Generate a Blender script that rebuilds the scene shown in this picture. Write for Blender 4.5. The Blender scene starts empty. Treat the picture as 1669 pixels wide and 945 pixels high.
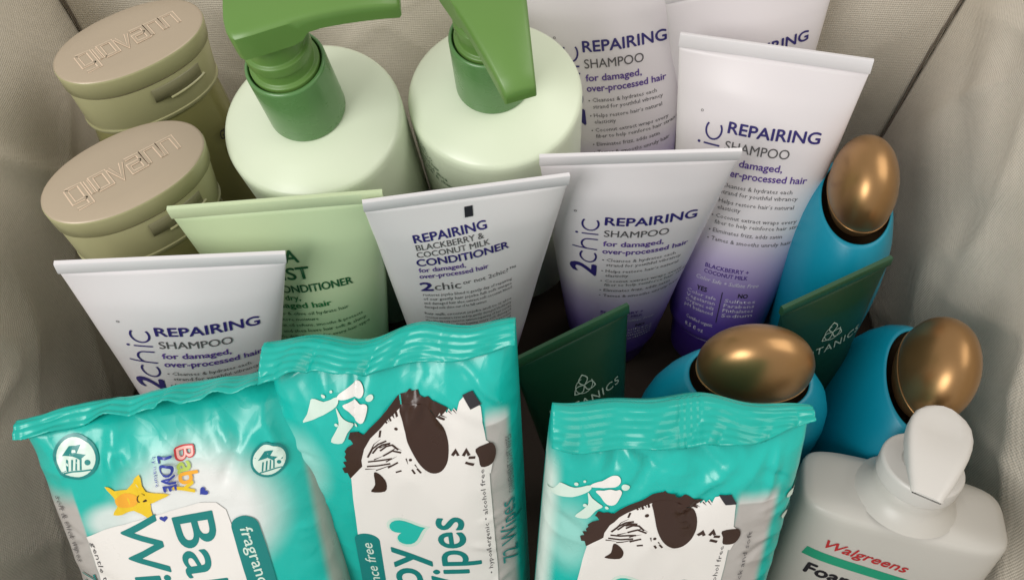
import bpy, bmesh, math, random
from mathutils import Vector, Matrix, Euler, noise
R = math.radians
SC = bpy.context.scene
COL = SC.collection

# ------------------------------------------------------------------ camera, light, exposure
cam = bpy.data.cameras.new('camera')
cam.sensor_width = 36.0
cam.angle = 2 * math.atan(834.5 / 1445.0)
cam.clip_start, cam.clip_end = 0.01, 20
co = bpy.data.objects.new('camera', cam); COL.objects.link(co)
co.location = (0, 0, 0.445); co.rotation_euler = (R(34), 0, 0)
SC.camera = co
wd = bpy.data.worlds.new('World'); SC.world = wd; wd.use_nodes = True
wd.node_tree.nodes['Background'].inputs[0].default_value = (1.0, 0.955, 0.90, 1)
wd.node_tree.nodes['Background'].inputs[1].default_value = 0.58

def area(name, loc, target, sx, sy, power, col):
    l = bpy.data.lights.new(name, 'AREA'); l.shape = 'RECTANGLE'; l.size, l.size_y = sx, sy
    l.energy = power; l.color = col
    o = bpy.data.objects.new(name, l); COL.objects.link(o)
    o.location = loc
    o.rotation_euler = (Vector(target) - Vector(loc)).to_track_quat('-Z', 'Y').to_euler()
    return o
area('window_light', (-0.58, -0.44, 0.84), (0, 0.2, 0.12), 0.50, 0.50, 7.9, (1.0, 0.985, 0.965))
area('fill_light', (0.75, 0.30, 1.00), (-0.1, 0.2, 0.1), 0.8, 0.8, 4.5, (1.0, 0.95, 0.88))  # added fill lamp that lifts the left wall, no known source
SC.view_settings.view_transform = 'Standard'; SC.view_settings.look = 'None'
SC.view_settings.exposure = 0.0; SC.view_settings.gamma = 1.0
SC.cycles.max_bounces = 8

# ------------------------------------------------------------------ materials
def nodes(m):
    return m.node_tree.nodes, m.node_tree.links

def mat(name, col, rough=0.4, metal=0.0, var=0.04, vscale=30, bump=0.0, bscale=200, spec=0.5, sss=0.0, rvar=0.08, coat=0.0):
    m = bpy.data.materials.new(name); m.use_nodes = True
    n, l = nodes(m); b = n['Principled BSDF']
    b.inputs['Roughness'].default_value = rough; b.inputs['Metallic'].default_value = metal
    b.inputs['Specular IOR Level'].default_value = spec
    if coat: b.inputs['Coat Weight'].default_value = coat; b.inputs['Coat Roughness'].default_value = 0.15
    if sss:
        b.inputs['Subsurface Weight'].default_value = sss
        b.inputs['Subsurface Radius'].default_value = (0.004, 0.004, 0.003); b.inputs['Subsurface Scale'].default_value = 1.0
    tc = n.new('ShaderNodeTexCoord'); nz = n.new('ShaderNodeTexNoise'); nz.inputs['Scale'].default_value = vscale
    nz.inputs['Detail'].default_value = 5
    l.new(tc.outputs['Object'], nz.inputs['Vector'])
    mx = n.new('ShaderNodeMix'); mx.data_type = 'RGBA'
    mx.inputs[6].default_value = tuple(max(0, c * (1 - var)) for c in col) + (1,)
    mx.inputs[7].default_value = tuple(min(1, c * (1 + var)) for c in col) + (1,)
    l.new(nz.outputs['Fac'], mx.inputs[0]); l.new(mx.outputs[2], b.inputs['Base Color'])
    if rvar:
        mr = n.new('ShaderNodeMapRange'); mr.inputs[3].default_value = max(0.02, rough - rvar); mr.inputs[4].default_value = min(1, rough + rvar)
        n2 = n.new('ShaderNodeTexNoise'); n2.inputs['Scale'].default_value = vscale * 3; n2.inputs['Detail'].default_value = 6
        l.new(tc.outputs['Object'], n2.inputs['Vector']); l.new(n2.outputs['Fac'], mr.inputs[0]); l.new(mr.outputs[0], b.inputs['Roughness'])
    if bump:
        n3 = n.new('ShaderNodeTexNoise'); n3.inputs['Scale'].default_value = bscale; n3.inputs['Detail'].default_value = 3
        bp = n.new('ShaderNodeBump'); bp.inputs['Strength'].default_value = bump; bp.inputs['Distance'].default_value = 0.0004
        l.new(tc.outputs['Object'], n3.inputs['Vector']); l.new(n3.outputs['Fac'], bp.inputs['Height']); l.new(bp.outputs[0], b.inputs['Normal'])
    return m

def gradient_mat(name, stops, rough):
    """colour printed along the tube's own length (object Z, metres)"""
    m = mat(name, (0.7, 0.7, 0.7), rough, var=0.02, rvar=0.06)
    n, l = nodes(m); b = n['Principled BSDF']
    tc = n.new('ShaderNodeTexCoord'); sp = n.new('ShaderNodeSeparateXYZ'); l.new(tc.outputs['Object'], sp.inputs[0])
    mr = n.new('ShaderNodeMapRange'); mr.inputs[1].default_value = 0; mr.inputs[2].default_value = 0.2
    l.new(sp.outputs[2], mr.inputs[0])
    cr = n.new('ShaderNodeValToRGB'); l.new(mr.outputs[0], cr.inputs[0])
    els = cr.color_ramp.elements
    while len(els) < len(stops): els.new(0.5)
    for e, (p, c) in zip(els, stops): e.position = p / 0.2; e.color = c + (1,)
    l.new(cr.outputs[0], b.inputs['Base Color'])
    return m

def fabric_mat():
    m = mat('woven_fabric', (0.70, 0.64, 0.54), 0.9, var=0.05, vscale=40, spec=0.15, rvar=0)
    n, l = nodes(m); b = n['Principled BSDF']
    tc = n.new('ShaderNodeTexCoord')
    hs = []
    for ax in ('X', 'Y', 'Z'):
        w = n.new('ShaderNodeTexWave'); w.bands_direction = ax; w.inputs['Scale'].default_value = 270
        w.inputs['Distortion'].default_value = 1.5; w.inputs['Detail'].default_value = 2
        l.new(tc.outputs['Object'], w.inputs['Vector']); hs.append(w)
    a1 = n.new('ShaderNodeMath'); a1.operation = 'ADD'; l.new(hs[0].outputs['Fac'], a1.inputs[0]); l.new(hs[1].outputs['Fac'], a1.inputs[1])
    a2 = n.new('ShaderNodeMath'); a2.operation = 'ADD'; l.new(a1.outputs[0], a2.inputs[0]); l.new(hs[2].outputs['Fac'], a2.inputs[1])
    nz = n.new('ShaderNodeTexNoise'); nz.inputs['Scale'].default_value = 900; l.new(tc.outputs['Object'], nz.inputs['Vector'])
    a3 = n.new('ShaderNodeMath'); a3.operation = 'ADD'; l.new(a2.outputs[0], a3.inputs[0]); l.new(nz.outputs['Fac'], a3.inputs[1])
    bp = n.new('ShaderNodeBump'); bp.inputs['Strength'].default_value = 0.35; bp.inputs['Distance'].default_value = 0.0005
    l.new(a3.outputs[0], bp.inputs['Height']); l.new(bp.outputs[0], b.inputs['Normal'])
    # slubs: darker threads
    st = n.new('ShaderNodeTexNoise'); st.inputs['Scale'].default_value = 160; st.inputs['Detail'].default_value = 8
    mp = n.new('ShaderNodeMapping'); mp.inputs['Scale'].default_value = (3, 3, 5)
    l.new(tc.outputs['Object'], mp.inputs[0]); l.new(mp.outputs[0], st.inputs['Vector'])
    mx = n.new('ShaderNodeMix'); mx.data_type = 'RGBA'; mx.blend_type = 'MULTIPLY'; mx.inputs[0].default_value = 0.14
    old = b.inputs['Base Color'].links[0].from_socket
    l.new(old, mx.inputs[6]); l.new(st.outputs['Color'], mx.inputs[7])
    cr = n.new('ShaderNodeValToRGB'); cr.color_ramp.elements[0].position = 0.3; cr.color_ramp.elements[0].color = (0.6, 0.58, 0.55, 1); cr.color_ramp.elements[1].position = 0.6
    l.new(st.outputs['Fac'], cr.inputs[0]); l.new(cr.outputs[0], mx.inputs[7])
    l.new(mx.outputs[2], b.inputs['Base Color'])
    return m

def crinkle(m):
    """fine straight crinkles of thin film: distances to warped Voronoi cell edges as bump"""
    n, l = nodes(m); b = n['Principled BSDF']
    tc = n.new('ShaderNodeTexCoord'); h = None
    for sc, k in ((42, 1.0), (95, .45)):
        v = n.new('ShaderNodeTexVoronoi'); v.inputs['Scale'].default_value = sc; v.feature = 'F1'; v.distance = 'MANHATTAN'
        mp = n.new('ShaderNodeMapping'); mp.inputs['Rotation'].default_value = (.4 + sc, .7, sc * .3)
        l.new(tc.outputs['Object'], mp.inputs[0]); l.new(mp.outputs[0], v.inputs['Vector'])
        mu = n.new('ShaderNodeMath'); mu.operation = 'MULTIPLY'; mu.inputs[1].default_value = k; l.new(v.outputs['Distance'], mu.inputs[0])
        if h:
            ad = n.new('ShaderNodeMath'); ad.operation = 'ADD'; l.new(h, ad.inputs[0]); l.new(mu.outputs[0], ad.inputs[1]); h = ad.outputs[0]
        else: h = mu.outputs[0]
    bp = n.new('ShaderNodeBump'); bp.inputs['Strength'].default_value = 0.55; bp.inputs['Distance'].default_value = 0.0011
    l.new(h, bp.inputs['Height']); l.new(bp.outputs[0], b.inputs['Normal'])

def paint_mat(name, rough):
    """plastic film printed with the colours stored in the mesh's 'print' attribute"""
    m = mat(name, (0.5, 0.5, 0.5), rough, var=0.0, rvar=0.08, spec=0.5)
    n, l = nodes(m); b = n['Principled BSDF']
    crinkle(m)
    a = n.new('ShaderNodeAttribute'); a.attribute_name = 'print'
    l.new(a.outputs['Color'], b.inputs['Base Color'])
    return m

WHITE = (0.775, 0.735, 0.757)
M = dict(
    fabric=fabric_mat(),
    bottom_shade=mat('shade_dark_bottom', (0.055, 0.038, 0.028), 0.9),  # near-black bin floor: shade deep between the things put into the colour
    seam=mat('seam_thread', (0.16, 0.13, 0.10), 0.9),
    tube=gradient_mat('shampoo_tube_plastic', [(0.0, (0.035, 0.012, 0.17)), (0.034, (0.085, 0.045, 0.30)), (0.053, (0.26, 0.18, 0.50)), (0.074, (0.52, 0.44, 0.66)), (0.094, WHITE)], 0.33),
    cond=gradient_mat('conditioner_tube_plastic', [(0.0, (0.05, 0.02, 0.2)), (0.04, (0.16, 0.09, 0.3)), (0.062, (0.66, 0.58, 0.66)), (0.075, (0.77, 0.74, 0.75))], 0.33),
    green_tube=gradient_mat('green_tube_plastic', [(0.0, (0.05, 0.22, 0.08)), (0.05, (0.13, 0.40, 0.17)), (0.09, (0.30, 0.54, 0.29)), (0.13, (0.53, 0.65, 0.40))], 0.35),
    crimp_white=mat('crimp_white', (0.74, 0.72, 0.74), 0.35),
    crimp_green=mat('crimp_green', (0.56, 0.66, 0.42), 0.35),
    cap_purple=mat('cap_purple', (0.05, 0.02, 0.2), 0.35),
    cap_green=mat('cap_green', (0.08, 0.3, 0.1), 0.35),
    navy=mat('navy_ink', (0.030, 0.022, 0.16), 0.45),
    ink=mat('black_ink', (0.022, 0.020, 0.026), 0.45),
    grey=mat('grey_ink', (0.10, 0.095, 0.10), 0.5),
    purple_ink=mat('purple_ink', (0.10, 0.045, 0.28), 0.45),
    white_ink=mat('white_ink', (0.75, 0.72, 0.8), 0.45),
    green_ink=mat('dark_green_ink', (0.015, 0.10, 0.035), 0.45),
    green_ink2=mat('mid_green_ink', (0.02, 0.17, 0.05), 0.45),
    pump_body=mat('pump_bottle_plastic', (0.70, 0.775, 0.60), 0.30, var=0.02, sss=0.0, rvar=0.05),
    pump_green=mat('pump_green_plastic', (0.115, 0.235, 0.050), 0.36, var=0.05, rvar=0.08),
    pump_collar=mat('pump_collar_plastic', (0.10, 0.235, 0.075), 0.28, var=0.05, rvar=0.06),
    gold_cap=mat('champagne_cap_plastic', (0.45, 0.37, 0.27), 0.40, metal=0.15, var=0.04, rvar=0.05),
    gold_side=mat('olive_cap_plastic', (0.37, 0.36, 0.195), 0.24, metal=0.0, var=0.05, rvar=0.05),
    gold_text=mat('embossed_champagne', (0.80, 0.63, 0.47), 0.34, metal=0.1),
    notch=mat('cap_notch_shade', (0.19, 0.18, 0.10), 0.35),
    olive=mat('olive_bottle_plastic', (0.23, 0.22, 0.085), 0.16, var=0.08, rvar=0.04, coat=0.4),
    blue=mat('blue_bottle_plastic', (0.0, 0.27, 0.40), 0.42, var=0.03, rvar=0.05),
    bronze=mat('bronze_cap', (0.38, 0.22, 0.095), 0.35, metal=0.85, var=0.12, rvar=0.07),
    recess=mat('dark_recess', (0.03, 0.018, 0.008), 0.4),
    dgreen=mat('dark_green_tube_plastic', (0.006, 0.040, 0.018), 0.38, rvar=0.05),
    dgreen_edge=mat('dark_green_crimp', (0.018, 0.072, 0.032), 0.35),
    pale_ink=mat('pale_green_ink', (0.36, 0.45, 0.38), 0.4),
    white_plastic=mat('white_bottle_plastic', (0.58, 0.56, 0.52), 0.38, var=0.02, rvar=0.05),
    pad_plastic=mat('white_pump_plastic', (0.66, 0.64, 0.61), 0.36, var=0.02),
    red_ink=mat('red_ink', (0.50, 0.03, 0.035), 0.45),
    bar_green=mat('green_label_ink', (0.02, 0.33, 0.19), 0.45),
    film=paint_mat('printed_film', 0.30),
    seal=mat('seal_film', (0.006, 0.40, 0.335), 0.30, var=0.06, vscale=60),
    teal_dark=mat('dark_teal_ink', (0.005, 0.20, 0.19), 0.32),
    teal=mat('teal_ink', (0.015, 0.47, 0.40), 0.3),
    film_white=mat('white_film_ink', (0.77, 0.75, 0.72), 0.3, var=0.01),
    film_pale=mat('pale_film_ink', (0.60, 0.74, 0.66), 0.3),
    film_grey=mat('grey_film_ink', (0.44, 0.42, 0.40), 0.3),
    brown=mat('brown_ink', (0.036, 0.014, 0.008), 0.3),
    yellow=mat('yellow_ink', (0.75, 0.52, 0.02), 0.3),
    orange=mat('orange_ink', (0.80, 0.38, 0.03), 0.3),
    royal=mat('royal_ink', (0.03, 0.05, 0.32), 0.3),
    pink=mat('pink_ink', (0.70, 0.20, 0.24), 0.3),
    lime=mat('lime_ink', (0.42, 0.55, 0.10), 0.3),
    blush=mat('blush_ink', (0.80, 0.45, 0.40), 0.3),
)

crinkle(M['seal'])
# ------------------------------------------------------------------ mesh helpers
def mesh_obj(name, verts, faces, mats, parent=None, smooth=True, fm=None, sharp=None):
    me = bpy.data.meshes.new(name)
    me.from_pydata([tuple(v) for v in verts], [], faces); me.update()
    if not isinstance(mats, (list, tuple)): mats = [mats]
    for m in mats: me.materials.append(m)
    if fm: me.polygons.foreach_set('material_index', fm)
    if smooth:
        me.polygons.foreach_set('use_smooth', [True] * len(me.polygons))
        if sharp is not None: me.set_sharp_from_angle(angle=R(sharp))
    o = bpy.data.objects.new(name, me); COL.objects.link(o)
    if parent: o.parent = parent
    return o

def loft(rings, cap0=True, cap1=True):
    n = len(rings[0]); v = [p for r in rings for p in r]; f = []
    for i in range(len(rings) - 1):
        for j in range(n):
            k = (j + 1) % n
            f.append((i * n + j, i * n + k, (i + 1) * n + k, (i + 1) * n + j))
    if cap0: f.append(tuple(range(n - 1, -1, -1)))
    if cap1: f.append(tuple((len(rings) - 1) * n + j for j in range(n)))
    return v, f

def ring(a, b, z, n=64, p=2.0, cx=0, cy=0):
    out = []
    for j in range(n):
        t = 2 * math.pi * j / n; c, s = math.cos(t), math.sin(t)
        out.append(Vector((cx + a * math.copysign(abs(c) ** (2 / p), c), cy + b * math.copysign(abs(s) ** (2 / p), s), z)))
    return out

def lathe(name, prof, m, parent, n=64, sx=1, sy=1, p=2.0, cx=0, cy=0, sharp=None, cap0=True, cap1=True):
    v, f = loft([ring(r * sx, r * sy, z, n, p, cx, cy) for r, z in prof], cap0, cap1)
    return mesh_obj(name, v, f, m, parent, sharp=sharp)

def rounded(prof_pts, r, k=4):
    """round the corners of an open (r,z) profile"""
    out = [prof_pts[0]]
    for i in range(1, len(prof_pts) - 1):
        p, a, b = Vector(prof_pts[i]), Vector(prof_pts[i - 1]), Vector(prof_pts[i + 1])
        q = min(r, (a - p).length * .45, (b - p).length * .45)
        s, e = p + (a - p).normalized() * q, p + (b - p).normalized() * q
        for t in range(k + 1):
            t /= k; out.append(tuple(s * (1 - t) ** 2 + p * 2 * t * (1 - t) + e * t * t))
    out.append(prof_pts[-1]); return out

def thing(name, label, cat, loc, rot=(0, 0, 0), group=None):
    o = bpy.data.objects.new(name, None); COL.objects.link(o); o.empty_display_size = 0.02
    o.location = loc; o.rotation_euler = tuple(R(a) for a in rot)
    o['label'] = label; o['category'] = cat
    if group: o['group'] = group
    return o

def copy_tree(o, label, loc, rot):
    r = o.copy(); COL.objects.link(r); r.location = loc; r.rotation_euler = tuple(R(a) for a in rot); r['label'] = label
    for ch in list(o.children):
        c = ch.copy(); COL.objects.link(c); c.parent = r
        for g in list(ch.children):
            d = g.copy(); COL.objects.link(d); d.parent = c
    return r

# ------------------------------------------------------------------ printed artwork
_font = {}
def glyphs(s, res=3, bold=0.0, space=1.0):
    key = (s, res, bold, space)
    if key in _font: return _font[key]
    cu = bpy.data.curves.new('t', 'FONT'); cu.body = s; cu.resolution_u = res; cu.offset = bold; cu.space_character = space; cu.fill_mode = 'FRONT'
    o = bpy.data.objects.new('t', cu); COL.objects.link(o)
    dg = bpy.context.evaluated_depsgraph_get(); dg.update()
    me = bpy.data.meshes.new_from_object(o.evaluated_get(dg), depsgraph=dg)
    V = [(v.co.x, v.co.y) for v in me.vertices]; F = [tuple(p.vertices) for p in me.polygons]
    bpy.data.objects.remove(o); bpy.data.curves.remove(cu); bpy.data.meshes.remove(me)
    _font[key] = (V, F); return V, F
CAPH = max(v[1] for v in glyphs('H')[0])

class Art:
    """2D print (u, v in metres) laid on a surface by a mapping function"""
    def __init__(s): s.layers = []            # (verts, faces, material, level)
    def raw(s, V, F, m, lev): s.layers.append((V, F, m, lev))
    def text(s, t, x, y, w=None, h=0.004, m='ink', rot=0, bold=0.0, lev=2, align='l', res=3, shear=0, space=1.0):
        """baseline start (x,y); h = capital height; w = total width (None: natural)"""
        V, F = glyphs(t, res, 0.0, space)
        if not V: return
        if bold > .0015 and res > 1:
            q = bold * h / CAPH
            for i, (a, b) in enumerate(((1, 0), (-1, 0), (0, 1), (0, -1))): s.text(t, x + a * q, y + b * q, w, h, m, rot, 0, lev + .12 * (i + 1), align, res, shear, space)
        x0, x1 = min(v[0] for v in V), max(v[0] for v in V)
        sy = h / CAPH; sx = (w / (x1 - x0)) if w else sy
        off = {'l': 0, 'c': -.5, 'r': -1}[align] * (x1 - x0) * sx
        c, n = math.cos(R(rot)), math.sin(R(rot)); out = []
        for a, b in V:
            px, py = (a - x0) * sx + off + shear * b * sy, b * sy
            out.append((x + px * c - py * n, y + px * n + py * c))
        s.raw(out, F, m, lev)
    def poly(s, pts, m, lev=1): s.raw(list(pts), [tuple(range(len(pts)))], m, lev)
    def ellipse(s, x, y, a, b, m, lev=1, rot=0, n=28):
        c, q = math.cos(R(rot)), math.sin(R(rot)); P = []
        for i in range(n):
            t = 2 * math.pi * i / n; px, py = a * math.cos(t), b * math.sin(t); P.append((x + px * c - py * q, y + px * q + py * c))
        s.poly(P, m, lev)
    def annulus(s, x, y, r, w, m, lev=2, n=36):
        V, F = [], []
        for i in range(n):
            t = 2 * math.pi * i / n; V += [(x + r * math.cos(t), y + r * math.sin(t)), (x + (r - w) * math.cos(t), y + (r - w) * math.sin(t))]
            k = (i + 1) % n; F.append((2 * i, 2 * k, 2 * k + 1, 2 * i + 1))
        s.raw(V, F, m, lev)
    def stroke(s, pts, w, m, lev=2, closed=False, taper=False):
        P = [Vector(p) for p in pts]; n = len(P); V, F = [], []
        for i, p in enumerate(P):
            a = P[i - 1] if (i or closed) else p; b = P[(i + 1) % n] if (i < n - 1 or closed) else p
            d = (b - a); d = d.normalized() if d.length > 1e-9 else Vector((1, 0)); nn = Vector((-d.y, d.x))
            k = w / 2
            if not closed and 0 < i < n - 1:
                d1, d2 = (p - a).normalized(), (b - p).normalized(); k = k / max(.5, math.cos(d1.angle(d2, 0) / 2))
            if taper: k *= (1 - i / (n - 1)) * .9 + .1
            V += [tuple(p + nn * k), tuple(p - nn * k)]
        for i in range(n - (0 if closed else 1)):
            k = (i + 1) % n; F.append((2 * i, 2 * i + 1, 2 * k + 1, 2 * k))
        s.raw(V, F, m, lev)
    def build(s, name, parent, mapping, cell=0.004, eps=0.00015, step=0.00006):
        mats = []; AV, AF, AM = [], [], []
        for V, F, m, lev in s.layers:
            if m not in mats: mats.append(m)
            bm = bmesh.new(); bv = [bm.verts.new((a, b, 0)) for a, b in V]
            for f in F:
                try: bm.faces.new([bv[i] for i in f])
                except ValueError: pass
            big = [f for f in bm.faces if len(f.verts) > 4]
            if big: bmesh.ops.triangulate(bm, faces=big)
            for ax in (0, 1):
                lo, hi = min(v[ax] for v in V), max(v[ax] for v in V)
                k = math.floor(lo / cell) + 1
                while k * cell < hi:
                    p = [0, 0, 0]; q = [0, 0, 0]; p[ax] = k * cell; q[ax] = 1
                    bmesh.ops.bisect_plane(bm, geom=bm.verts[:] + bm.edges[:] + bm.faces[:], plane_co=p, plane_no=q, dist=1e-7); k += 1
            bm.verts.index_update(); base = len(AV)
            for v in bm.verts: AV.append(mapping(v.co.x, v.co.y, eps + lev * step))
            for f in bm.faces: AF.append(tuple(base + v.index for v in f.verts)); AM.append(mats.index(m))
            bm.free()
        return mesh_obj(name, AV, AF, [M[m] for m in mats], parent, smooth=True, fm=AM)

def lift(surf):
    """mapping: point of surf(u,v) pushed out along its normal (towards -y)"""
    def f(u, v, e):
        p = surf(u, v); h = 0.0006
        n = (surf(u + h, v) - surf(u - h, v)).cross(surf(u, v + h) - surf(u, v - h))
        if n.length < 1e-12: n = Vector((0, -1, 0))
        n.normalize()
        return p + n * e
    return f

def arc(cx, cy, r, a0, a1, n=14, ry=None):
    ry = ry or r
    return [(cx + r * math.cos(R(a0 + (a1 - a0) * i / n)), cy + ry * math.sin(R(a0 + (a1 - a0) * i / n))) for i in range(n + 1)]

# ------------------------------------------------------------------ storage bin (fabric lined)
BX, BY0, BY1, BH, BZ = 0.222, 0.012, 0.374, 0.213, 0.008
def bin_panel(name, f, nu, nv, parent):
    V = [f(i / nu, j / nv) for j in range(nv + 1) for i in range(nu + 1)]
    F = [(j * (nu + 1) + i, j * (nu + 1) + i + 1, (j + 1) * (nu + 1) + i + 1, (j + 1) * (nu + 1) + i) for j in range(nv) for i in range(nu)]
    o = mesh_obj(name, V, F, M['fabric'], parent)
    s = o.modifiers.new('thickness', 'SOLIDIFY'); s.thickness = 0.004; s.offset = -1
    return o
def fold(u, v, sd, amp):
    """soft folds of the loose lining: broad waves plus a few sharper creases, held at the corners and bottom"""
    e = min(1, 7 * u, 7 * (1 - u)) * (0.35 + 0.65 * v)
    a = noise.noise(Vector((u * 3.0 + sd, v * 1.6, sd))) + .55 * noise.noise(Vector((u * 6 + v * 3.5, v * 2.2 + sd, sd + 3)))
    r = sum(max(0, 1 - abs(noise.noise(Vector((u * f + v * g + sd, v * 1.1 - u * g * .4, sd + k)))) * 5) ** 1.5 * h * .7 for f, g, k, h in ((3.5, 2.0, 9, .55), (5.0, -2.6, 21, .40)))
    return e * amp * (a + r)
bin_ = thing('storage_bin', 'beige fabric lined storage bin holding all the bottles, tubes and packs', 'bin', (0, 0.19, 0))
oy = -0.19
bin_panel('back_panel', lambda u, v: Vector(((-1 + 2 * u) * (BX - .006 + .018 * v), BY1 + oy - fold(u, v, 1.7, .005), BH * v - BZ)), 120, 70, bin_)
bin_panel('side_panel', lambda u, v: Vector((BX - .006 + .018 * v - fold(u, v, 5.1, .011), BY1 + oy - (BY1 - BY0) * u, BH * v - BZ)), 120, 70, bin_)
bin_panel('side_panel', lambda u, v: Vector((-BX + .006 - .018 * v + fold(u, v, 9.3, .011), BY0 + oy + (BY1 - BY0) * u, BH * v - BZ)), 120, 70, bin_)
bin_panel('front_panel', lambda u, v: Vector((BX - 2 * BX * u, BY0 + oy + fold(u, v, 3.3, .005), .10 * v - BZ)), 40, 20, bin_)
bin_panel('bottom_panel', lambda u, v: Vector((-BX + 2 * BX * u, BY0 + oy + (BY1 - BY0) * v, -BZ)), 10, 10, bin_).data.materials[0] = M['bottom_shade']
for sx in (-1, 1):     # stitched corner seams
    P = [Vector((sx * (BX - .0072 + .018 * t - .0008 * math.sin(11 * t + sx)), BY1 + oy - .0012 - .0009 * math.sin(7 * t), BH * t - BZ)) for t in [i / 24 for i in range(25)]]
    rings = [[p + Vector((.0006 * math.cos(a), .0006 * math.sin(a), 0)) for a in [2 * math.pi * k / 8 for k in range(8)]] for p in P]
    v, f = loft(rings); mesh_obj('corner_seam', v, f, M['seam'], bin_)

# ------------------------------------------------------------------ squeeze tubes
def tube_dims(W, R0, L, H0):
    per = 2 * math.pi * R0
    def ab(z):
        t = min(1, max(0, (z - H0) / L)); a = R0 + (W / 2 - R0) * t
        lo, hi = 0.0005, R0
        for _ in range(30):
            b = (lo + hi) / 2; P = math.pi * (3 * (a + b) - math.sqrt((3 * a + b) * (a + 3 * b)))
            lo, hi = (b, hi) if P < per else (lo, b)
        return a, max(0.0007, min(b, R0 * (1 - t ** 2.2) + .0007))
    return ab
def tube_y(ab, u, z, sd, amp):
    a, b = ab(z); q = max(0, 1 - (u / a) ** 2)
    k = math.sqrt(q)
    return -b * k + amp * min(1, b / .006) * k * noise.noise(Vector((u * 38 + sd, z * 30, sd)))
def make_tube(t, W, R0, L, H0, body_m, crimp_m, cap_m, art, crimp_h=0.006, sd=0.0, amp=0.0016, cell=0.004):
    ab = tube_dims(W, R0, L, H0); rings = [ring(R0 * .72, R0 * .72, H0 - .004, 72), ring(R0 * .95, R0 * .95, H0 - .002, 72)]
    N = 72
    for i in range(61):
        z = H0 + L * i / 60; a, b = ab(z); r = ring(a, b, z, N)
        for p in r:
            y = tube_y(ab, max(-a, min(a, p.x)), z, sd, amp); p.y = y if p.y <= 0 else p.y + (y + b * math.sqrt(max(0, 1 - (p.x / a) ** 2))) * .5
        rings.append(r)
    v, f = loft(rings); mesh_obj('tube_body', v, f, body_m, t)
    z0, z1 = H0 + L - .0004, H0 + L + crimp_h; h = W / 2 + .0002
    e = .0011
    rr = [[Vector((x, y, z)) for x, y in ((-h, -e), (h, -e), (h, e), (-h, e))] for z in (z0, z0 + .0008, z1 - .0006, z1)]
    for k in (0, 3):
        for p in rr[k]: p.y *= .75
    nx = 1
    v, f = loft(rr); mesh_obj('crimped_seal', v, f, crimp_m, t, sharp=30)
    lathe('flip_cap', rounded([(0, 0), (R0 * .86, 0), (R0 * .9, H0 - .0035), (R0 * .6, H0 - .003)], .0015), cap_m, t, sharp=40)
    if art:
        surf = lambda u, z: Vector((u, tube_y(ab, u, z, sd, amp), z))
        art.build('printed_label', t, lift(surf), cell)
    return t

TW, TR, TL, TH = .082, .026, .1495, .025     # crimp width, bottom radius, body length, cap height
def two_chic(A, x, y, h, st=1.0, m='navy', hl='navy'):
    """the vertical logo: bold 2 followed by thin round letters, reading upwards; (x,y) lower right corner, h = letter height"""
    w = h * .075
    def P(pts): return [(x - q, y + p * st) for p, q in pts]       # (along, up) -> rotated 90 degrees
    A.text('2', x, y, w=h * .56 * st, h=h * 1.0, m=hl, rot=90, bold=.03)
    k = .72 * h
    def c(o): A.stroke(P(arc(o + .36 * h, .34 * h, .32 * h, 50, 310, 18)), w, m)
    c(k - .08 * h); k += .68 * h
    A.stroke(P([(k, 0), (k, 1.0 * h)]), w, m)
    A.stroke(P([(k, .34 * h)] + arc(k + .26 * h, .38 * h, .26 * h, 180, 0, 12) + [(k + .52 * h, 0)]), w, m); k += .78 * h
    A.stroke(P([(k, 0), (k, .66 * h)]), w, m); A.ellipse(x - .86 * h, y + k * st, .06 * h, .06 * h, m, 2); k += .14 * h
    c(k)
    A.annulus(x - .95 * h, y + (k + .9 * h) * st, .055 * h, .02 * h, 'grey')

def shampoo_art():
    A = Art(); x0 = -.0125; z = .1405
    A.text('REPAIRING', x0, z, .0405, .0054, 'navy', bold=.022, res=4)
    A.text('SHAMPOO', x0, z - .0085, .0290, .0046, 'grey', bold=.002, res=4)
    A.text('for damaged,', x0, z - .0152, .0275, .0034, 'purple_ink', bold=.018)
    A.text('over-processed hair', x0, z - .0206, .0395, .0034, 'purple_ink', bold=.018)
    yy = z - .0262
    for b, ls in enumerate((('Cleanses & hydrates each', 'strand for youthful vibrancy'), ('Helps restore hair\u2019s natural', 'elasticity'), ('Coconut extract wraps every', 'fiber to help reinforce hair strands'), ('Eliminates frizz, adds satin',), ('Tames & smooths unruly hair',))):
        A.ellipse(x0 + .0006, yy + .0008, .0004, .0004, 'grey', 2, n=8)
        for s in ls:
            A.text(s, x0 + .0022, yy, None, .00215, 'grey', res=1, bold=.004); yy -= .0035
        yy -= .0012
    two_chic(A, -.0150, z - .0385, .0112, 1.28)
    A.text('BLACKBERRY +', -.0105, .0690, .0215, .0023, 'purple_ink', bold=.015, res=2)
    A.text('COCONUT MILK', -.0105, .0655, .0215, .0023, 'purple_ink', bold=.015, res=2)
    A.text('Color Safe + Sulfate Free', -.0140, .0607, .031, .0023, 'white_ink', res=2, shear=.2)
    A.text('YES', -.0125, .0538, .0052, .0027, 'ink', bold=.02, res=2); A.text('NO', .0085, .0538, .0046, .0027, 'ink', bold=.02, res=2)
    A.stroke([(.0005, .056), (.0005, .037)], .0004, 'ink')
    for i, (a, b) in enumerate((('Color safe', 'Sulfates'), ('Vegetarian', 'Parabens'), ('Organic oils', 'Phthalates'), ('pH balanced', 'Sodium'))):
        A.text(a, -.0170, .0502 - i * .0031, .0150, .0021, 'white_ink', res=1, bold=.005); A.text(b, .0025, .0502 - i * .0031, .0150, .0021, 'white_ink', res=1, bold=.005)
    A.text('Certified organic', -.0150, .0340, .014, .0021, 'white_ink', res=1)
    A.text('8.5 fl oz', -.0150, .0290, .010, .0024, 'white_ink', res=1)
    return A

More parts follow.
